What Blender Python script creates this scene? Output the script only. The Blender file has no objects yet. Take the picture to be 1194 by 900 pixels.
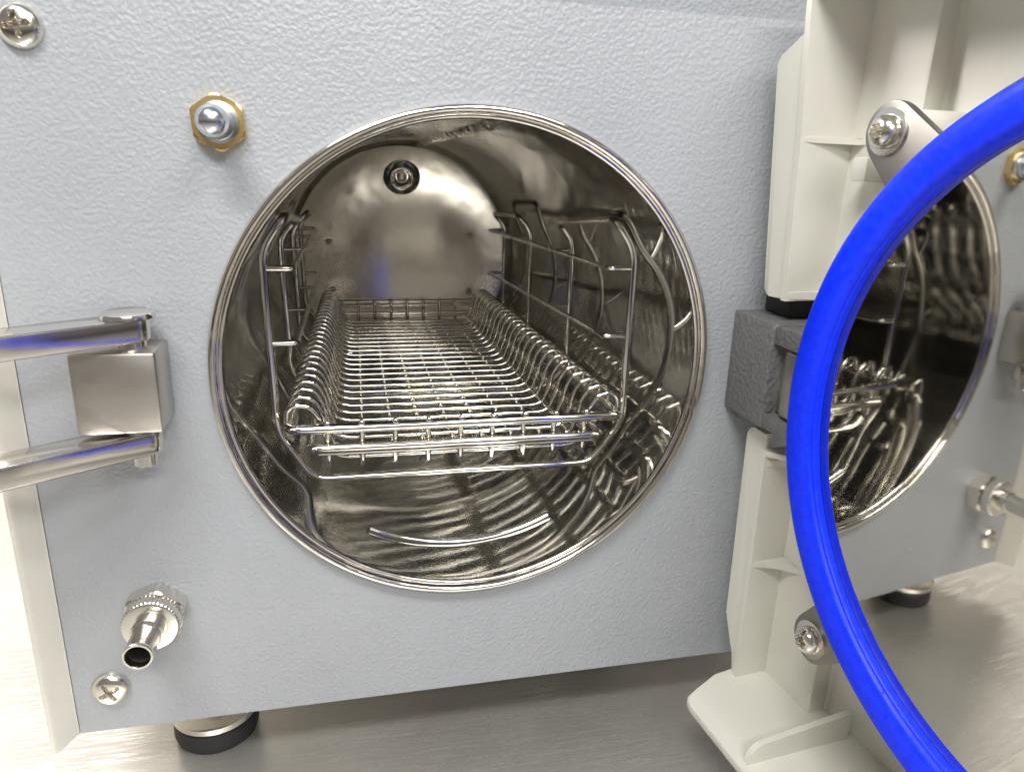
import bpy, bmesh, math, random
from mathutils import Vector, Matrix
random.seed(4)
sc = bpy.context.scene
COL = sc.collection
sc.unit_settings.scale_length = 0.1            # one unit is about ten centimetres
R = math.radians

# ------------------------------------------------------------------ materials
def mat(name, base=(.5,.5,.5), rough=.4, metal=0., spec=.5, ior=1.45, coat=0.):
    m = bpy.data.materials.new(name); m.use_nodes = True
    b = m.node_tree.nodes['Principled BSDF']
    b.inputs['Base Color'].default_value = (*base, 1)
    b.inputs['Roughness'].default_value = rough
    b.inputs['Metallic'].default_value = metal
    b.inputs['Specular IOR Level'].default_value = spec
    b.inputs['Coat Weight'].default_value = coat
    return m, m.node_tree.nodes, m.node_tree.links, b
def coords(n, l, scale=(1,1,1), rot=(0,0,0)):
    tc = n.new('ShaderNodeTexCoord'); mp = n.new('ShaderNodeMapping')
    mp.inputs['Scale'].default_value = scale; mp.inputs['Rotation'].default_value = rot
    l.new(tc.outputs['Object'], mp.inputs['Vector']); return mp
def noise(n, l, mp, scale, detail=2, rough=.5):
    t = n.new('ShaderNodeTexNoise'); t.inputs['Scale'].default_value = scale
    t.inputs['Detail'].default_value = detail; t.inputs['Roughness'].default_value = rough
    l.new(mp.outputs[0], t.inputs['Vector']); return t
def ramp(n, l, src, stops):
    r = n.new('ShaderNodeValToRGB'); e = r.color_ramp.elements
    while len(e) < len(stops): e.new(.5)
    for k, (p, c) in enumerate(stops):
        e[k].position = p; e[k].color = (*c, 1) if len(c) == 3 else c
    l.new(src, r.inputs['Fac']); return r
def bump(n, l, b, src, strength, dist, prev=None):
    bp = n.new('ShaderNodeBump'); bp.inputs['Strength'].default_value = strength
    bp.inputs['Distance'].default_value = dist
    l.new(src, bp.inputs['Height'])
    if prev: l.new(prev.outputs[0], bp.inputs['Normal'])
    l.new(bp.outputs[0], b.inputs['Normal']); return bp

def textured_paint(name, base, rough=.42, scale=26, strength=.55):
    m, n, l, b = mat(name, base, rough)
    mp = coords(n, l)
    dw = noise(n, l, mp, 9, 2)
    mx = n.new('ShaderNodeVectorMath'); mx.operation = 'MULTIPLY_ADD'
    mx.inputs[1].default_value = (.02,.02,.02); l.new(dw.outputs['Color'], mx.inputs[0]); l.new(mp.outputs[0], mx.inputs[2])
    v = n.new('ShaderNodeTexNoise'); v.inputs['Scale'].default_value = scale; v.inputs['Detail'].default_value = 3
    v.inputs['Roughness'].default_value = .45; l.new(mx.outputs[0], v.inputs['Vector'])
    vo = n.new('ShaderNodeTexVoronoi'); vo.feature = 'SMOOTH_F1'; vo.inputs['Scale'].default_value = scale*.9
    l.new(mx.outputs[0], vo.inputs['Vector'])
    ad = n.new('ShaderNodeMath'); ad.operation = 'ADD'
    l.new(v.outputs['Fac'], ad.inputs[0]); l.new(vo.outputs['Distance'], ad.inputs[1])
    bump(n, l, b, ad.outputs[0], strength, .012)
    t = noise(n, l, mp, 1.7, 3)
    r = ramp(n, l, t.outputs['Fac'], [(.3, tuple(c*.95 for c in base)), (.7, tuple(min(1,c*1.04) for c in base))])
    l.new(r.outputs[0], b.inputs['Base Color'])
    return m
M = {}
M['panel'] = textured_paint('grey_textured_paint', (.35,.366,.39), .38, 76, .26)
M['bracket'] = textured_paint('dark_textured_paint', (.15,.15,.152), .45, 60)
def plastic(name, base, rough=.45):
    m, n, l, b = mat(name, base, rough)
    mp = coords(n, l); t = noise(n, l, mp, 2.2, 4); t2 = noise(n, l, mp, 60, 2)
    r = ramp(n, l, t.outputs['Fac'], [(.3, tuple(c*.94 for c in base)), (.7, base)])
    l.new(r.outputs[0], b.inputs['Base Color'])
    bump(n, l, b, t2.outputs['Fac'], .05, .01)
    return m
M['cream'] = plastic('cream_plastic', (.71,.695,.625))
M['black'] = plastic('black_rubber', (.015,.015,.015), .6)
M['dark'] = plastic('hollow_shade', (.02,.018,.015), .8)  # near-black colour that paints shade into the barb's hollow
def metal(name, base, rough, wav=0., wscale=2., streak=None, smudge=.08, fine=0, met=1.):
    m, n, l, b = mat(name, base, rough, met)
    mp = coords(n, l, streak or (1,1,1))
    t = noise(n, l, mp, 14 if streak else 5, 4, .6)
    mr = n.new('ShaderNodeMapRange'); mr.inputs['To Min'].default_value = max(.02, rough-smudge); mr.inputs['To Max'].default_value = rough+smudge
    l.new(t.outputs['Fac'], mr.inputs['Value']); l.new(mr.outputs[0], b.inputs['Roughness'])
    prev = None
    if wav:
        mp2 = coords(n, l); w = noise(n, l, mp2, wscale, 2)
        prev = bump(n, l, b, w.outputs['Fac'], wav, .2)
    if fine:
        bump(n, l, b, t.outputs['Fac'], fine, .01, prev)
    return m
M['wire'] = metal('polished_wire', (.80,.77,.71), .085, 0, 1, None, .03)
M['chrome'] = metal('chrome_bar', (.78,.75,.71), .15, .02, 4)
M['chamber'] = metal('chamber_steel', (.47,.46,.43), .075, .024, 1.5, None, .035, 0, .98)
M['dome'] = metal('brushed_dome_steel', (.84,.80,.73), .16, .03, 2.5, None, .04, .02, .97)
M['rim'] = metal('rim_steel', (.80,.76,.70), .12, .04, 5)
M['mirror'] = metal('mirror_steel', (.60,.585,.54), .025, .010, 1.2, None, .02)
M['block'] = metal('block_steel', (.56,.53,.49), .33, .03, 5, None, .14, .06, .95)
M['fitting'] = metal('nickel_fitting', (.80,.77,.71), .2, 0, 1, None, .08, .05)
M['bracketsteel'] = metal('matte_bracket_steel', (.33,.31,.28), .45, 0, 1, None, .1, .1)
M['zinc'] = metal('zinc_pin', (.75,.78,.84), .22)
M['brass'] = metal('brass_nut', (.88,.66,.30), .28, 0, 1, None, .1, .1)
def counter_mat():
    m, n, l, b = mat('scratched_counter_steel', (.5,.46,.4), .3, .7)
    mp = coords(n, l, (.35,5,1), (0,0,R(8))); t = noise(n, l, mp, 9, 6, .65)
    mr = n.new('ShaderNodeMapRange'); mr.inputs['To Min'].default_value = .22; mr.inputs['To Max'].default_value = .42
    l.new(t.outputs['Fac'], mr.inputs['Value'])
    # scratches: thin ridged noise in two directions
    last = None
    for rz, sc_ in ((R(35), (.7,14,1)), (R(-48), (.5,11,1)), (R(80), (.6,16,1))):
        m2 = coords(n, l, sc_, (0,0,rz)); w = noise(n, l, m2, 2.2, 3, .5)
        rr = ramp(n, l, w.outputs['Fac'], [(.492,(0,0,0)),(.5,(1,1,1)),(.508,(0,0,0))])
        if last is None: last = rr.outputs[0]
        else:
            mx = n.new('ShaderNodeMix'); mx.data_type = 'RGBA'; mx.blend_type = 'LIGHTEN'; mx.inputs[0].default_value = 1
            l.new(last, mx.inputs[6]); l.new(rr.outputs[0], mx.inputs[7]); last = mx.outputs[2]
    ad = n.new('ShaderNodeMath'); ad.operation = 'MULTIPLY_ADD'; ad.inputs[1].default_value = .12
    l.new(last, ad.inputs[0]); l.new(mr.outputs[0], ad.inputs[2]); l.new(ad.outputs[0], b.inputs['Roughness'])
    bp = bump(n, l, b, t.outputs['Fac'], .12, .01)
    bump(n, l, b, last, .22, .01, bp)
    mp3 = coords(n, l); t3 = noise(n, l, mp3, 1.3, 4)
    c = ramp(n, l, t3.outputs['Fac'], [(.3,(.62,.60,.56)),(.7,(.76,.74,.70))]); l.new(c.outputs[0], b.inputs['Base Color'])
    return m
M['counter'] = counter_mat()
m, n, l, b = mat('blue_silicone', (.0,.018,.85), .48, 0, .32)
b.inputs['Subsurface Weight'].default_value = 0
b.inputs['Subsurface Radius'].default_value = (.01,.02,.08)
mp = coords(n, l); t = noise(n, l, mp, 40, 3)
r = ramp(n, l, t.outputs['Fac'], [(.35,(0,.020,.84)),(.7,(.0,.034,.95))]); l.new(r.outputs[0], b.inputs['Base Color'])
sp = noise(n, l, mp, 30, 1); rs = ramp(n, l, sp.outputs['Fac'], [(.66,(.42,.42,.42)),(.72,(.75,.75,.75))])
l.new(rs.outputs[0], b.inputs['Roughness']); bump(n, l, b, sp.outputs['Fac'], .15, .01)
M['blue'] = m
m, n, l, b = mat('wall_paint', (.80,.77,.74), .8)
mp = coords(n, l); t = noise(n, l, mp, 12, 4); bump(n, l, b, t.outputs['Fac'], .1, .02); M['wall'] = m

# ------------------------------------------------------------------ object helpers
def empty(name, loc, label=None, cat=None, group=None):
    o = bpy.data.objects.new(name, None); o.empty_display_size = .1; COL.objects.link(o); o.location = loc
    if label: o['label'] = label
    if cat: o['category'] = cat
    if group: o['group'] = group
    return o
def world_loc(o):
    v = Vector((0,0,0))
    while o: v += o.location; o = o.parent
    return v
def obj(name, bm, m, parent=None, smooth=35, label=None):
    """link a bmesh given in world coordinates"""
    me = bpy.data.meshes.new(name)
    bmesh.ops.recalc_face_normals(bm, faces=bm.faces)
    off = world_loc(parent) if parent else Vector((0,0,0))
    bmesh.ops.translate(bm, verts=bm.verts, vec=-off)
    bm.to_mesh(me); bm.free()
    me.materials.append(M[m])
    me.shade_smooth()
    if smooth: me.set_sharp_from_angle(angle=R(smooth))
    o = bpy.data.objects.new(name, me); COL.objects.link(o)
    if parent: o.parent = parent
    if label: o['label'] = label
    return o
def box(bm, lo, hi, bev=.0, seg=2, T=None):
    vs = [bm.verts.new((x,y,z)) for x in (lo[0],hi[0]) for y in (lo[1],hi[1]) for z in (lo[2],hi[2])]
    F = [(0,1,3,2),(4,6,7,5),(0,4,5,1),(2,3,7,6),(0,2,6,4),(1,5,7,3)]
    fs = [bm.faces.new([vs[i] for i in f]) for f in F]
    if bev:
        es = list({e for f in fs for e in f.edges})
        r = bmesh.ops.bevel(bm, geom=es, offset=bev, segments=seg, affect='EDGES', profile=.5)
        vs = list({v for v in vs if v.is_valid} | {v for v in r['verts']})
    if T:
        for v in vs: v.co = T(v.co)
    return vs
def prism(bm, pts, a, b_, T=lambda p, h: Vector((p[0], p[1], h)), bev=0.):
    """extrude the polygon pts between heights a and b_, mapped to world by T(p, h)"""
    lo = [bm.verts.new(T(p, a)) for p in pts]; hi = [bm.verts.new(T(p, b_)) for p in pts]
    k = len(pts); fs = []
    fs.append(bm.faces.new(lo)); fs.append(bm.faces.new(hi[::-1]))
    for i in range(k): fs.append(bm.faces.new((lo[i], lo[(i+1)%k], hi[(i+1)%k], hi[i])))
    if bev:
        es = [e for e in set(fs[0].edges) | set(fs[1].edges)]
        bmesh.ops.bevel(bm, geom=es, offset=bev, segments=2, affect='EDGES', profile=.5)
def rounded(pts, r, closed=False, seg=5):
    """round the corners of a polyline"""
    P = [Vector(p) for p in pts]; out = []; k = len(P)
    for i in range(k):
        if not closed and i in (0, k-1): out.append(P[i]); continue
        a, b_, c = P[i-1], P[i], P[(i+1)%k]
        d1, d2 = (a-b_), (c-b_); rr = min(r, d1.length*.48, d2.length*.48)
        p0, p1 = b_ + d1.normalized()*rr, b_ + d2.normalized()*rr
        for s in range(seg+1):
            t = s/seg; out.append(p0*(1-t)**2 + b_*2*t*(1-t) + p1*t*t)
    return out
def tube(bm, pts, r, closed=False, n=8, cap=True):
    P = [Vector(p) for p in pts]
    Q = [P[0]]
    for p in P[1:]:
        if (p-Q[-1]).length > 1e-5: Q.append(p)
    if closed and (Q[0]-Q[-1]).length < 1e-5: Q.pop()
    P = Q; k = len(P)
    tan = []
    for i in range(k):
        a = P[(i-1)%k] if (closed or i > 0) else P[i]; c = P[(i+1)%k] if (closed or i < k-1) else P[i]
        tan.append((c-a).normalized())
    up = Vector((0,0,1)) if abs(tan[0].z) < .9 else Vector((1,0,0))
    u = (up - tan[0]*up.dot(tan[0])).normalized(); rings = []
    for i in range(k):
        if i: u = (u - tan[i]*u.dot(tan[i])).normalized()
        v = tan[i].cross(u)
        rings.append([bm.verts.new(P[i] + (u*math.cos(a)+v*math.sin(a))*r) for a in [2*math.pi*j/n for j in range(n)]])
    m_ = k if closed else k-1
    for i in range(m_):
        A, B = rings[i], rings[(i+1)%k]
        sh = 0
        if closed and i == k-1:      # match the twist of the last ring
            sh = min(range(n), key=lambda s: (A[0].co-B[s].co).length)
        for j in range(n): bm.faces.new((A[j], A[(j+1)%n], B[(j+1+sh)%n], B[(j+sh)%n]))
    if cap and not closed:
        for ring, t, sgn in ((rings[0], tan[0], -1), (rings[-1], tan[-1], 1)):
            c = sum((v.co for v in ring), Vector())/n; tip = bm.verts.new(c + t*sgn*r*.5)
            for j in range(n): bm.faces.new((ring[j], ring[(j+1)%n], tip))
def frame(axis):
    a = Vector(axis).normalized(); up = Vector((0,0,1)) if abs(a.z) < .9 else Vector((0,1,0))
    u = up.cross(a).normalized(); return u, a.cross(u), a
def lathe(bm, prof, c=(0,0,0), axis=(0,-1,0), n=64, radial=None, close=False):
    """prof = (radius, height along the axis)"""
    u, v, a = frame(axis); c = Vector(c); rings = []
    for (r, h) in prof:
        if r < 1e-6: rings.append([bm.verts.new(c + a*h)]); continue
        rings.append([bm.verts.new(c + a*h + (u*math.cos(t)+v*math.sin(t))*(r*(radial(j) if radial else 1))) for j, t in enumerate([2*math.pi*i/n for i in range(n)])])
    pairs = list(zip(rings, rings[1:])) + ([(rings[-1], rings[0])] if close else [])
    for A, B in pairs:
        for j in range(n):
            k = (j+1) % n
            if len(A) == 1 and len(B) == 1: continue
            if len(A) == 1: bm.faces.new((A[0], B[j], B[k]))
            elif len(B) == 1: bm.faces.new((A[j], A[k], B[0]))
            else: bm.faces.new((A[j], A[k], B[k], B[j]))
    return rings
def hexprism(bm, c, axis, r, h, rot=0, hole=0.):
    u, v, a = frame(axis); c = Vector(c); R_ = []
    N = 48
    def hr(t, f): # hexagon radius at angle, f = clip radius
        q = (t-rot) % (math.pi/3) - math.pi/6
        return min(r*math.cos(math.pi/6)/math.cos(q), f)
    for hh, f in ((0, r), (h*.8, r), (h*.93, r*.955), (h, r*.88)):
        R_.append([bm.verts.new(c + a*hh + (u*math.cos(t)+v*math.sin(t))*hr(t, f)) for t in [2*math.pi*i/N for i in range(N)]])
    for A, B in zip(R_, R_[1:]):
        for j in range(N): bm.faces.new((A[j], A[(j+1)%N], B[(j+1)%N], B[j]))
    bm.faces.new(R_[-1]); bm.faces.new(R_[0][::-1])
def screw_head(bm, c, axis, r, h, kind='cross', rot=0.3):
    u, v, a = frame(axis); c = Vector(c); N, K = 72, 26; rings = []
    def rec(x, y):
        rr = math.hypot(x, y); th = math.atan2(y, x) - rot
        if kind == 'cross':
            X, Y = rr*math.cos(th), rr*math.sin(th); wdt = .10 + .02*(1-rr)
            ins = min(abs(X), abs(Y)) - wdt; lim = rr - .56
            e = max(ins, lim)
        else:
            e = rr - (.42 + .075*math.cos(6*th))
        return max(0., min(1., -e/.05))
    rings.append([bm.verts.new(c + a*(h - rec(0,0)*h*.75))])
    for i in range(1, K+1):
        f = i/K; ring = []
        for j in range(N):
            t = 2*math.pi*j/N; x, y = f*math.cos(t), f*math.sin(t)
            z = h*math.sqrt(max(0., 1-(f**2.6)))*.85 + .15*h*(1 - f**8)
            ring.append(bm.verts.new(c + (u*x+v*y)*r + a*(z - rec(x,y)*h*.75)))
        rings.append(ring)
    for A, B in zip(rings, rings[1:]):
        for j in range(N):
            k = (j+1) % N
            bm.faces.new((A[0], B[j], B[k]) if len(A) == 1 else (A[j], A[k], B[k], B[j]))

# ------------------------------------------------------------------ setting
bm = bmesh.new(); box(bm, (-14,-9,-1.9), (14,5.2,-1.8)); o = obj('counter', bm, 'counter', smooth=0); o['kind'] = 'structure'
bm = bmesh.new(); box(bm, (-16,5.3,-4), (16,5.5,9)); o = obj('wall', bm, 'wall', smooth=0); o['kind'] = 'structure'

# ------------------------------------------------------------------ the steriliser
XL, XR, ZB, ZT = -1.64, 1.66, -1.52, 1.36
ster = empty('tabletop_steriliser', (0,0,-1.8), 'grey fronted tabletop steriliser with an open round steel chamber and blue door seal', 'steriliser')
# front panel: a sheet with a round hole
bm = bmesh.new(); N = 128; hr_ = .985
inner, outer_, innb = [], [], []
for i in range(N):
    t = 2*math.pi*i/N; cx, cz = math.cos(t), math.sin(t)
    s = min((XR if cx > 0 else XL)/cx if abs(cx) > 1e-9 else 9e9, (ZT if cz > 0 else ZB)/cz if abs(cz) > 1e-9 else 9e9)
    inner.append((hr_*cx, hr_*cz)); outer_.append((s*cx, s*cz))
crn = [(XR,ZT),(XL,ZT),(XL,ZB),(XR,ZB)]
vi = [bm.verts.new((x,0,z)) for x, z in inner]; vb = [bm.verts.new((x,.03,z)) for x, z in inner]
vo = [bm.verts.new((x,0,z)) for x, z in outer_]
for i in range(N):
    j = (i+1) % N
    a, b2 = outer_[i], outer_[j]; extra = None
    for c in crn:
        ta, tb, tc = math.atan2(a[1],a[0]) % (2*math.pi), math.atan2(b2[1],b2[0]) % (2*math.pi), math.atan2(c[1],c[0]) % (2*math.pi)
        if tb < ta: tb += 2*math.pi
        if ta < tc < tb: extra = c
    f = [vi[i], vo[i]] + ([bm.verts.new((extra[0],0,extra[1]))] if extra else []) + [vo[j], vi[j]]
    bm.faces.new(f); bm.faces.new((vi[i], vi[j], vb[j], vb[i]))
bmesh.ops.remove_doubles(bm, verts=bm.verts, dist=1e-5)
# folded edges of the sheet
be = [e for e in bm.edges if e.is_boundary and all(abs(v.co.y) < 1e-6 for v in e.verts)]
ex = bmesh.ops.extrude_edge_only(bm, edges=be)
bmesh.ops.translate(bm, verts=[g for g in ex['geom'] if isinstance(g, bmesh.types.BMVert)], vec=(0,.12,0))
obj('front_panel', bm, 'panel', ster)
# grey top rail above the panel and the casing behind it
bm = bmesh.new(); box(bm, (XL,.035,ZT), (XR,.3,ZT+.5), .01); obj('top_rail', bm, 'panel', ster)
bm = bmesh.new()
box(bm, (XL-.03,.14,ZB+.02), (XL-.005,4.3,ZT+.5), .005); box(bm, (XR+.005,.14,ZB+.02), (XR+.03,4.3,ZT+.5), .005)
box(bm, (XL-.003,.31,ZT+.47), (XR+.003,4.29,ZT+.495)); box(bm, (XL-.003,4.2,ZB+.03), (XR+.003,4.28,ZT+.46))
box(bm, (XL-.003,.14,ZB+.022), (XR+.003,4.19,ZB+.04))
obj('casing', bm, 'cream', ster)
# cream bezel, flared forward along the left edge of the panel
bm = bmesh.new()
prism(bm, [(-1.643,.06),(-1.643,-.002),(-1.652,-.012),(-1.688,-.092),(-1.70,-.10),(-1.715,-.095),(-1.73,-.06),(-1.74,.13),(-1.70,.13)], ZB, ZT+.5)
obj('bezel', bm, 'cream', ster, 40)
# chamber: a lathe with its mouth, wall and dished end
bm = bmesh.new()
prof = [(.952,.01),(.95,-.04),(.95,-3.5),(.94,-3.58),(.91,-3.64)]
for k in range(1, 13):
    a = k/12*math.pi/2
    prof.append((.91*math.cos(a*1.0) if k < 12 else 0, -3.64-.21*(1-(.91*math.cos(a)/.91)**2)))
cham_prof_wall = prof[:5]; dome_prof = prof[4:]
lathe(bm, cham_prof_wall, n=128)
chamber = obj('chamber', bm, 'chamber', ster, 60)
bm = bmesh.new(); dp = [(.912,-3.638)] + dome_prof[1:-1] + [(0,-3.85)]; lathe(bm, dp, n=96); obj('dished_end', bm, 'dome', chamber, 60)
bm = bmesh.new()
lathe(bm, [(.953,-.03),(.953,.008),(.957,.018),(.963,.022),(.970,.020),(.973,.026),(.976,.036),(.984,.043),(.994,.043),(1.002,.037),(1.006,.026),(1.006,.0),(1.0,-.01),(.98,-.02)], n=160)
obj('rim', bm, 'rim', chamber, 60)
# weld seam along the ceiling
bm = bmesh.new(); pts = []
th0 = R(4)
prev = None; rows = []
for k in range(150):
    y = .022 + k*.022; th = th0 + .008*math.sin(k*.9) + random.uniform(-.004,.004) + .0006*k
    w = .030 + .012*abs(math.sin(k*.8)) + random.uniform(0,.008)
    hgt = (.016 + .013*abs(math.sin(k*.8+.5)))*min(1, k/4)
    row = []
    for s in (-1,-.5,0,.5,1):
        rr = .953 - hgt*(1-s*s); a = th + s*w
        row.append(bm.verts.new((rr*math.sin(a), y, rr*math.cos(a))))
    rows.append(row)
for A, B in zip(rows, rows[1:]):
    for j in range(4): bm.faces.new((A[j], A[j+1], B[j+1], B[j]))
obj('weld_seam', bm, 'fitting', chamber, 0)
# pressed ridge on the chamber floor near the mouth
bm = bmesh.new()
tube(bm, [( 0.948*math.sin(a), .31, -.948*math.cos(a)) for a in [R(-27+k*1.5) for k in range(37)]], .023, n=10)
obj('pressed_ridge', bm, 'chamber', chamber, 60)
# steam port and weld dots on the dished end
bm = bmesh.new()
lathe(bm, [(.165,-.03),(.155,.004),(.135,.014),(.115,.02),(.105,.07),(.09,.075),(.07,.07),(.062,.04),(.05,-.02),(.045,-.06),(0,-.06)], (0.005,3.73,.66), (0,-1,-.25), 40)
port = obj('steam_port', bm, 'chamber', chamber, 50)
bm = bmesh.new(); lathe(bm, [(0,.035),(.025,.032),(.04,.02),(.045,.0),(.045,-.05)], (0.005,3.73,.66), (0,-1,-.25), 20); obj('port_screw', bm, 'fitting', port)
for x, z in ((-.63,.11),(.60,.17),(-.61,-.30),(.60,-.33)):
    yy = 3.64 + .21*(1-(x*x+z*z)/.91**2)
    bm = bmesh.new(); lathe(bm, [(0,.03),(.015,.026),(.025,.014),(.032,-.02)], (x, yy, z), (0,-1,0), 16); obj('weld_stud', bm, 'rim', chamber, 60)

# contact pin in its brass nut (upper left)
bm = bmesh.new(); hexprism(bm, (-.895,.0,.905), (0,-1,0), .098, .035, R(34)); nut = obj('hex_nut', bm, 'brass', ster, 25, 'yellow brass hexagonal nut')
bm = bmesh.new()
lathe(bm, [(.070,.034),(.068,.05),(.058,.052),(.056,.065),(.044,.067),(.043,.11),(.050,.125),(.053,.15),(.050,.172),(.040,.190),(.024,.203),(0,.208)], (-.895,0,.905), (0,-1,0), 40)
obj('sensor_pin', bm, 'zinc', nut, 40)
# pan head screws
for (x, z, r_, rot) in ((-1.462,1.17,.07,.2), (-1.498,-1.311,.076,.5)):
    bm = bmesh.new(); screw_head(bm, (x,.001,z), (0,-1,0), r_, .042, 'cross', rot); obj('screw', bm, 'fitting', ster, 40)
# hose fitting (lower left)
fc = (-1.285, 0, -.958)
bm = bmesh.new(); hexprism(bm, fc, (0,-1,0), .125, .075, R(20)); hx = obj('hose_fitting', bm, 'fitting', ster, 25)
bm = bmesh.new()
lathe(bm, [(.098,.080),(.105,.084),(.105,.125),(.100,.130)], fc, (0,-1,0), 120, lambda j: 1 + .018*(1 if j % 3 else -1)); 
lathe(bm, [(.07,.076),(.097,.078),(.098,.082)], fc, (0,-1,0), 60); lathe(bm, [(.103,.129),(.101,.134),(.095,.136),(.05,.136)], fc, (0,-1,0), 60)
obj('knurled_ring', bm, 'fitting', hx, 30)
bm = bmesh.new()
lathe(bm, [(.059,.13),(.059,.17),(.062,.173),(.062,.18),(.052,.185),(.052,.295),(.055,.30),(.055,.31),(.052,.315),(.045,.315),(.043,.31),(.043,.12),(0,.12)], fc, (0,-1,0), 48)
barb = obj('hose_barb', bm, 'fitting', hx, 40)
bm = bmesh.new(); lathe(bm, [(.0425,.285),(.041,.27),(.040,.20),(0,.195)], fc, (0,-1,0), 40); obj('bore_shade', bm, 'dark', barb, 40)  # near-black lining stands in for the shade deep inside the barb

# foot under the left front corner
def foot(x, y):
    bm = bmesh.new(); lathe(bm, [(.06,.26),(.06,.15),(.17,.145),(.19,.138),(.19,.112),(.183,.105),(.10,.105)], (x,y,-1.8), (0,0,1), 56)
    f = obj('foot', bm, 'fitting', ster, 40)
    bm = bmesh.new(); lathe(bm, [(0,.104),(.17,.104),(.186,.097),(.188,.03),(.18,.004),(0,.002)], (x,y,-1.8), (0,0,1), 56); obj('rubber_pad', bm, 'black', f, 40)
foot(-1.165,.27); foot(1.0,1.3); foot(-1.13,3.9); foot(1.0,3.9)

# latch at the left: block with two bars and their pins
lat = empty('latch', (0,0,1.8)); lat.parent = ster
bm = bmesh.new(); box(bm, (-1.405,-.212,-.132), (-1.135,.0,.157), .012, 2); obj('latch_block', bm, 'block', lat)
def bar(z0, z1, ex):
    """bar seen from above as a slot shape running left and towards the camera"""
    pv = Vector((-1.225,-.135)); dr = Vector((ex, -.235)).normalized(); nr = Vector((-dr.y, dr.x)); w = .068
    pts = []
    for k in range(13):
        a = math.pi/2 - math.pi*k/12
        q = pv - dr*math.sin(a+math.pi/2)*0 + (nr*math.sin(a) - dr*math.cos(a))*w
        pts.append((q.x, q.y))
    far = pv + dr*1.15
    pts.append((far.x - nr.x*w, far.y - nr.y*w)); pts.append((far.x + nr.x*w, far.y + nr.y*w))
    bm = bmesh.new(); prism(bm, pts, z0, z1, bev=.008); return bm
obj('latch_arm', bar(.186,.264,-.36), 'chrome', lat, 30)
obj('latch_arm', bar(-.222,-.142,-.36), 'chrome', lat, 30)
for z, s in ((.265,1), (-.223,-1)):
    bm = bmesh.new(); lathe(bm, [(0,.022),(.07,.022),(.084,.016),(.088,.006),(.088,0)] if s > 0 else [(0,.055),(.035,.055),(.042,.047),(.042,0)], (-1.222,-.135,z), (0,0,s), 36); obj('pivot_pin', bm, 'chrome', lat, 40)
for z0, z1 in ((.158,.185), (-.141,-.133)):
    bm = bmesh.new(); lathe(bm, [(0,z1),(.05,z1),(.05,z0),(0,z0)], (-1.222,-.135,0), (0,0,1), 30); obj('spacer', bm, 'chrome', lat, 40)
bm = bmesh.new(); box(bm, (-2.30,-.86,-.22), (-2.22,-.74,.27), .02); obj('grip', bm, 'chrome', lat)

# hinge bracket at the right of the chamber
hb = empty('hinge_bracket', (0,0,1.8)); hb.parent = ster
bm = bmesh.new()
box(bm, (1.13,-.30,-.20), (1.40,-.001,.23), .008)
prism(bm, [(-.02,-.19),(-.02,-.235),(-.09,-.235),(-.16,-.19)], 1.16, 1.38, lambda p, h: Vector((h, p[0], p[1])))
obj('hinge_block', bm, 'bracket', hb)
bm = bmesh.new()
box(bm, (1.14,-.64,.152), (1.40,-.301,.228), .008); obj('hinge_arm', bm, 'bracket', hb)
bm = bmesh.new(); prism(bm, [(1.14,-.301),(1.40,-.301),(1.40,-.64),(1.19,-.60),(1.14,-.45)], -.198, -.135, bev=.006); obj('hinge_arm', bm, 'bracket', hb)
bm = bmesh.new(); box(bm, (1.19,-.36,-.13), (1.40,-.3005,.148), .004); obj('inner_plate', bm, 'block', hb)
bm = bmesh.new(); lathe(bm, [(0,.02),(.05,.02),(.058,.012),(.058,0)], (1.255,-.47,.229), (0,0,1), 32); obj('hinge_pin', bm, 'chrome', hb)
bm = bmesh.new(); box(bm, (1.255,-.2,.231), (1.42,-.02,.36), .01); obj('hinge_gap_shade', bm, 'black', hb)  # added black box, stands in for the dark inside of the hinge cut-out

# ------------------------------------------------------------------ the door
NV = Vector((.99342768,.11392208,-.0111001)).normalized(); DD = .99129
UV = Vector((.11392910,-.99348888,0)); E2 = Vector((.01102782,.00126462,.99993839))
def D(u, w, z): return UV*u + NV*(DD+w) + E2*z
door = empty('door', (0,0,1.8)); door.parent = ster
UC, ZC = 1.7715, .0955
CC = D(UC, 0, ZC)
bm = bmesh.new()
lathe(bm, [(0,0),(1.02,0),(1.035,0),(1.04,0),(1.06,-.004),(1.07,-.014),(1.07,-.05),(1.06,-.06),(1.05,-.062),(.6,-.062),(0,-.062)], CC, -NV, 160)
plate = obj('sealing_plate', bm, 'mirror', door, 25)
bm = bmesh.new()
lathe(bm, [(.924,.001),(.923,.022),(.926,.029),(.930,.031),(.928,.034),(.931,.041),(.938,.049),(.955,.055),(.98,.0585),(1.006,.059),(1.026,.056),(1.038,.047),(1.042,.033),(1.040,.012),(1.034,.001)], CC, -NV, 200)
obj('door_seal', bm, 'blue', door, 50, 'bright blue silicone ring')
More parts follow.
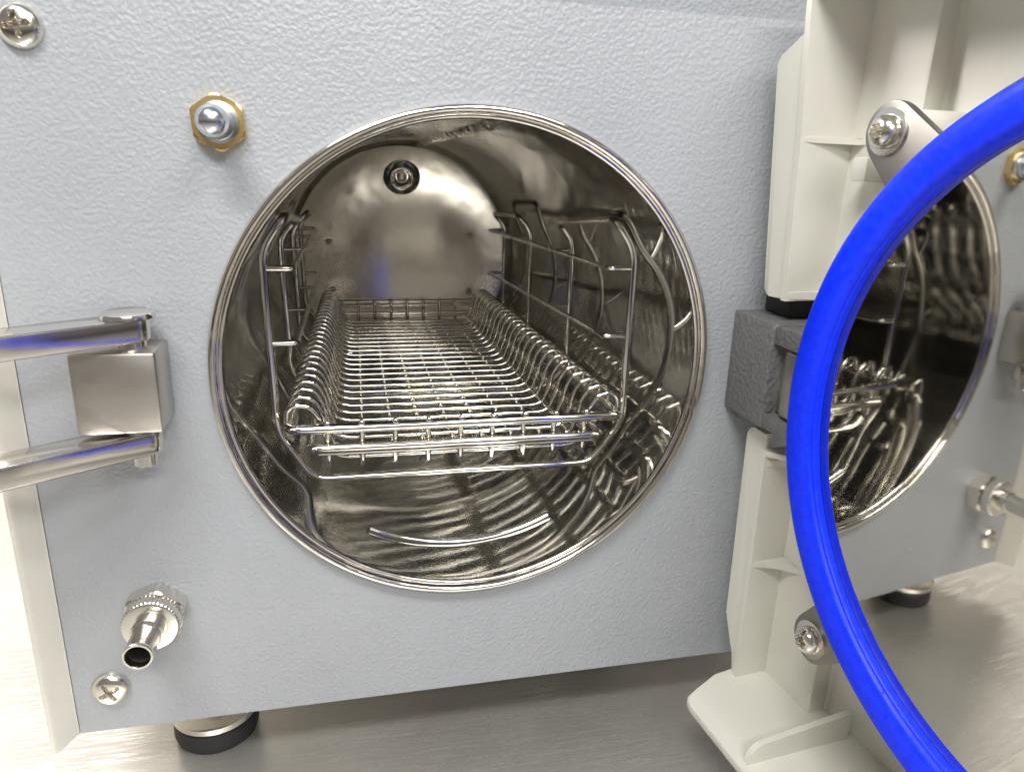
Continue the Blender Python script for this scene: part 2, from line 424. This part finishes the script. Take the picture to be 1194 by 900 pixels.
# shell
def wB(z):
    P_ = [(-1.9,.2),(-1.43,.194),(-.875,.188),(.35,.155),(.93,.12),(1.36,.083),(2,.05)]
    for (z0, w0), (z1, w1) in zip(P_, P_[1:]):
        if z0 <= z <= z1: return w0 + (w1-w0)*(z-z0)/(z1-z0)
WF, WF2, UB, US = .345, .44, .40, .70
ZS0, ZS1 = -1.43, 1.47
bm = bmesh.new()
def strip(poly, thick=.028, bev=.006):          # poly of (u, w, z) points lying about in one plane; thickened along w
    vs = [bm.verts.new(D(u, w, z)) for u, w, z in poly]; vb_ = [bm.verts.new(D(u, w+thick, z)) for u, w, z in poly]
    f1 = bm.faces.new(vs); f2 = bm.faces.new(vb_[::-1]); k = len(vs)
    for i in range(k): bm.faces.new((vs[i], vb_[i], vb_[(i+1)%k], vs[(i+1)%k]))
    if bev: bmesh.ops.bevel(bm, geom=list(f1.edges), offset=bev, segments=3, affect='EDGES', profile=.5)
UA = .262
# upper and lower flange of the hinge side
def flange(zs):
    poly = [(UA, wB(z)-.005, z) for z in zs] 
    return poly
def arc(cu, cz, r, a0, a1, k=5): return [(cu+r*math.cos(R(a0+(a1-a0)*i/k)), cz+r*math.sin(R(a0+(a1-a0)*i/k))) for i in range(k+1)]
up = [(UB-.012,.33)] + arc(UA+.03,.36,.03,270,180) + arc(UA+.0,1.2,.03,180,110) + [(UB-.012,1.30)]
strip([(u, wB(z)+.004, z) for u, z in up], .03)
lo = [(UB-.012,-.235)] + arc(UA+.04,-.275,.04,90,180) + [(UA,-1.17),(.31,-1.27),(UB-.05,-1.34),(UB-.045,-1.44),(UB-.012,-1.44)]
strip([(u, wB(z)+.004, z) for u, z in lo], .03)
# hinge side wall, with the cut-out for the hinge
def sidewall(z0, z1, k=10):
    zs = [z0+(z1-z0)*i/k for i in range(k+1)]
    for (ua, ub, lipw) in ((UB-.014, UB+.012, 0),):
        A = [[bm.verts.new(D(ua, wB(z)-.012, z)) for z in zs], [bm.verts.new(D(ub, wB(z)-.012, z)) for z in zs],
             [bm.verts.new(D(ub, WF+.02, z)) for z in zs], [bm.verts.new(D(ua, WF+.02, z)) for z in zs]]
        for i in range(k):
            for q in range(4):
                r_ = (q+1) % 4; bm.faces.new((A[q][i], A[q][i+1], A[r_][i+1], A[r_][i]))
        bm.faces.new([A[q][0] for q in range(4)]); bm.faces.new([A[q][k] for q in range(4)][::-1])
sidewall(.33, ZS1); sidewall(ZS0, -.30)
# floor, step and deep floor: one folded profile (u, w)
fold = [(UB-.014,WF),(US-.01,WF),(US,WF+.006),(US+.004,WF+.02),(US+.004,WF2-.012),(US+.016,WF2),(2.9,WF2),(2.93,WF2-.01),(2.93,-.0),(2.96,-.0),(2.96,WF2+.03),(US-.02,WF2+.03),(US-.024,WF+.028),(UB-.014,WF+.028)]
lo_ = [bm.verts.new(D(u, w, ZS0-.02)) for u, w in fold]; hi_ = [bm.verts.new(D(u, w, ZS1)) for u, w in fold]
bm.faces.new(lo_); bm.faces.new(hi_[::-1])
for i in range(len(fold)): bm.faces.new((lo_[i], lo_[(i+1)%len(fold)], hi_[(i+1)%len(fold)], hi_[i]))
# top wall, out of view, set low to shade the recess below
def slab(poly, z0, z1, bev=.006, f=None):
    a = [bm.verts.new(D(u, w, z0 + (f(u,w) if f else 0))) for u, w in poly]; b_ = [bm.verts.new(D(u, w, z1 + (f(u,w) if f else 0))) for u, w in poly]
    f1 = bm.faces.new(a); f2 = bm.faces.new(b_[::-1]); k = len(poly)
    for i in range(k): bm.faces.new((a[i], b_[i], b_[(i+1)%k], a[(i+1)%k]))
    if bev: bmesh.ops.bevel(bm, geom=list(set(f1.edges)|set(f2.edges)), offset=bev, segments=2, affect='EDGES', profile=.5)
slab([(UB-.015,.05),(2.95,.05),(2.95,WF2+.02),(US-.03,WF2+.02),(UB-.015,WF+.02)], ZS1-.03, ZS1+.002)
# bottom wall with its rolled outer edge
bw = [(UB-.045,.20),(UB-.04,.10),(.43,-.04),(.455,-.10),(.48,-.118),(.52,-.122),(2.95,-.122),(2.95,WF2+.02),(US-.03,WF2+.02),(UB-.045,WF+.02)]
slab(bw, -1.462, -1.425, .008)
# gussets: horizontal ribs in the recess
def rib(z, du, th=.022, cup=.35, w0=None):
    w_0 = (w0 if w0 is not None else wB(z)-.008); pts = [(UB+.005, w_0)]
    for k in range(9):
        t = k/8; pts.append((UB+.012+du*(t**1.6)+.012*t, w_0 + (WF-w_0)*(1-(1-t)**1.5)*.98 + .004))
    pts += [(UB+.012+du, WF+.012), (UB+.005, WF+.012)]
    slab(pts, z-th/2, z+th/2, .003)
rib(.93,.06); rib(.352,.06,.03); rib(-.36,.05,.03); rib(-.84,.10,.03)
slab([(UB+.005,.17),(UB+.02,.165),(UB+.16,.28),(UB+.18,WF+.01),(UB+.005,WF+.01)], -.325, -.300, .003)
slab([(.545,.24),(.60,.25),(.60,WF+.01),(.545,WF+.01)], .79, .872, .004)
# gusset standing on the bottom wall, rounded at its outer top corner
g = [(-.095,-1.43),(-.09,-1.42)] + [(-.01-.08*math.cos(R(90*k/6)), -1.42+.08*math.sin(R(90*k/6))) for k in range(7)] + [(.2,-1.32),(WF+.06,-1.30),(WF+.06,-1.43)]
a = [bm.verts.new(D(.845, w, z)) for w, z in g]; b_ = [bm.verts.new(D(.87, w, z)) for w, z in g]
bm.faces.new(a); bm.faces.new(b_[::-1])
for i in range(len(g)): bm.faces.new((a[i], b_[i], b_[(i+1)%len(g)], a[(i+1)%len(g)]))
obj('door_shell', bm, 'cream', door, 35)
# brackets that hold the plate, each with its boss and screw
for du, dz, wv in ((-1.006,.852,.2), (-.941,-1.018,.2), (1.02,.9,.2), (1.0,-1.0,.2)):
    dist = math.hypot(du, dz); dx, dy = du/dist, dz/dist; px_, py_ = -dy, dx
    su, sz = UC+du, ZC+dz; hw = .098
    pts = []
    for k in range(15):
        a_ = math.pi/2 - math.pi*k/14
        pts.append((su + dx*math.cos(a_)*hw + px_*math.sin(a_)*hw, sz + dy*math.cos(a_)*hw + py_*math.sin(a_)*hw))
    bu, bz = UC+dx*.9, ZC+dy*.9
    pts.append((bu - px_*hw*1.5, bz - py_*hw*1.5)); pts.append((bu + px_*hw*1.5, bz + py_*hw*1.5))
    def TT(p, h, su=su, sz=sz, dx=dx, dy=dy): 
        return D(p[0], h, p[1])
    bm = bmesh.new(); prism(bm, pts, .155, .19, TT, .006)
    br = obj('plate_bracket', bm, 'bracketsteel', door, 35)
    bm = bmesh.new(); lathe(bm, [(.075,.0),(.075,.008),(.05,.009)], D(su,.1545,sz), -NV, 40); lathe(bm, [(.05,.009),(.0,.009)], D(su,.1545,sz), -NV, 40)
    screw_head(bm, D(su,.146,sz), -NV, .055, .045, 'torx', .2); obj('bolt', bm, 'fitting', br, 40)
    bm = bmesh.new(); lathe(bm, [(.0,.0),(.07,.0),(.074,-.01),(.08,-.3)], D(su,.1905,sz), -NV, 40); obj('boss', bm, 'cream', br, 40)
# hinge knuckle of the door between the two bracket arms
bm = bmesh.new(); box(bm, (1.155,-.66,-.125), (1.42,-.365,.145), .015, 3); obj('hinge_knuckle', bm, 'block', door)

# ------------------------------------------------------------------ wire rack in the chamber
rack = empty('wire_rack', (0,.45,-.64), 'bent steel wire rack frame with side rails lining the chamber behind the tray', 'rack')
def hoop(zt, zu, y, zb=-.64, xt=.735, xu=.835, tilt=0):
    base = [(-xt,zt),(-xu,zu),(-.822,-.39),(-.672,zb),(.682,zb),(.835,-.42),(xu,zu),(xt,zt)]
    return [(x, y, z) for x, z in base]
HY = [(.45,.565,.42,-.635), (1.43,.475,.378,-.55), (2.45,.44,.33,-.55), (3.35,.39,.30,-.55)]
WR = .019
for (ya, zta, zua, zba), (yb, ztb, zub, zbb) in ((HY[0],HY[1]), (HY[2],HY[3])):
    A = hoop(zta, zua, ya, zba); B = hoop(ztb, zub, yb, zbb)
    pts = A + B[::-1]
    bm = bmesh.new(); tube(bm, rounded(pts, .07, True, 6), WR, True, 10); obj('hoop_frame', bm, 'wire', rack, 60)
for s in (-1, 1):
    for z0, z1 in ((.345,.25), (.018,-.11)):
        xi, xo = .715*s, .80*s if False else .825*s
        pts = [(xo,.452,z0),(xi,.452,z0),(xi*.99,3.4,z1),(xo*.99,3.4,z1)]
        bm = bmesh.new(); tube(bm, rounded(pts, .025, False, 5), .015, False, 8); obj('shelf_rail', bm, 'wire', rack, 60)
    for (y, z) in ((1.43,.312),(1.43,-.025),(2.45,.28),(2.45,-.07)):
        bm = bmesh.new(); tube(bm, [(.705*s,y,z),(.83*s,y,z)], .010, False, 8); obj('rail_stub', bm, 'wire', rack, 60)

# ------------------------------------------------------------------ wire tray
tray = empty('wire_tray', (0,.3,-.52), 'shallow polished wire mesh tray with hooked side wires resting in the rack', 'tray')
Y0, Y1 = .30, 3.30
def rect(xf, xb, z, r_, y0=Y0, y1=Y1, rad=.06):
    bm = bmesh.new(); tube(bm, rounded([(-xf,y0,z),(xf,y0,z),(xb,y1,z),(-xb,y1,z)], rad, True, 6), r_, True, 10); return bm
obj('rim_rail', rect(.765,.665,-.335,.023), 'wire', tray, 60)
obj('lower_rail', rect(.675,.60,-.430,.021, Y0+.005, Y1-.01), 'wire', tray, 60)
nC = 25
for i in range(nC):
    y = Y0+.055 + (Y1-Y0-.11)*i/(nC-1); f = (y-Y0)/(Y1-Y0); s = 1-.12*f
    prof = [(-.772,-.352),(-.768,-.262),(-.735,-.238),(-.675,-.246),(-.632,-.30),(-.607,-.40),(-.575,-.475),(-.52,-.492)]
    pts = [(x*s,y+random.uniform(-.002,.002),z) for x, z in prof] + [(-x*s,y,z) for x, z in prof[::-1]]
    bm = bmesh.new(); tube(bm, rounded(pts, .05, False, 4), .0132, False, 8); obj('cross_wire', bm, 'wire', tray, 60)
# four thin wires straight across the two end walls
for y, z, w in ((Y0+.03,-.36,.74),(Y0+.028,-.462,.64),(Y1-.03,-.36,.64),(Y1-.03,-.45,.58)):
    bm = bmesh.new(); tube(bm, [(-w,y,z),(w,y,z)], .0115, False, 8); obj('end_wire', bm, 'wire', tray, 60)
for i in range(9):
    x = -.597 + .149*i; xb = x*.9
    pts = [(x,Y0-.012,-.312),(x,Y0+.036,-.318),(x,Y0+.034,-.49),(x,Y0+.045,-.53),(x,Y0+.075,-.53),(x,Y0+.10,-.511),
           (xb,Y1-.10,-.511),(xb,Y1-.05,-.51),(xb,Y1-.034,-.49),(xb,Y1-.034,-.32),(xb,Y1+.01,-.312)]
    bm = bmesh.new(); tube(bm, rounded(pts, .018, False, 4), .0135, False, 8); obj('lengthwise_wire', bm, 'wire', tray, 60)

# ------------------------------------------------------------------ lamps and room light
def area(name, loc, target, sx, sy, power, col):
    L = bpy.data.lights.new(name, 'AREA'); L.shape = 'RECTANGLE'; L.size = sx; L.size_y = sy; L.energy = power; L.color = col
    o = bpy.data.objects.new(name, L); COL.objects.link(o); o.location = loc
    o.rotation_euler = (Vector(target)-Vector(loc)).to_track_quat('-Z','Y').to_euler(); return o
area('area_lamp', (-2.4,-4.0,6.6), (-.3,0,0), 3.4, 1.2, 590, (1,.985,.96))
area('area_lamp', (.3,-8.0,5.2), (.0,0,0), 5.0, 1.1, 400, (1,.985,.96))
area('area_lamp', (2.6,-4.6,6.6), (.3,0,0), 3.2, .8, 230, (1,.985,.96))
area('area_lamp', (-5.5,2.4,5.5), (-4.5,5.3,1.0), 4.0, 2.0, 1900, (1,.97,.95))  # added fill light, unseen, turned on the back wall so the counter mirrors it brightly
W = bpy.data.worlds.new('World'); sc.world = W; W.use_nodes = True
n, l = W.node_tree.nodes, W.node_tree.links; bg = n['Background']
tc = n.new('ShaderNodeTexCoord'); sp = n.new('ShaderNodeSeparateXYZ'); l.new(tc.outputs['Generated'], sp.inputs[0])
mr = n.new('ShaderNodeMapRange'); mr.inputs['From Min'].default_value = -1; mr.inputs['From Max'].default_value = 1; l.new(sp.outputs['Z'], mr.inputs['Value'])
r = ramp(n, l, mr.outputs[0], [(.0,(.03,.027,.02)),(.44,(.16,.14,.11)),(.52,(.95,.86,.72)),(.60,(.95,.9,.8)),(.72,(.70,.68,.65)),(1,(.9,.88,.86))])
l.new(r.outputs[0], bg.inputs['Color']); bg.inputs['Strength'].default_value = .26

# ------------------------------------------------------------------ camera
cam = bpy.data.cameras.new('Camera'); co = bpy.data.objects.new('Camera', cam); COL.objects.link(co)
Rt = ((0.97550776,0.21689186,0.03664058),(-0.21801928,0.93126351,0.29191756),(0.02919251,-0.2927562,0.95574139))
C0 = (-.4931,-2.799,.805)
mtx = Matrix([(Rt[i][0], Rt[i][2], -Rt[i][1], C0[i]) for i in range(3)] + [(0,0,0,1)])
co.matrix_world = mtx
cam.sensor_width = 36; cam.lens = 850/1194*36; cam.clip_start = .01; cam.clip_end = 200
sc.camera = co
sc.view_settings.view_transform = 'Standard'; sc.view_settings.look = 'None'
sc.view_settings.exposure = 0; sc.view_settings.gamma = 1
sc.cycles.max_bounces = 14; sc.cycles.glossy_bounces = 12; sc.cycles.diffuse_bounces = 5
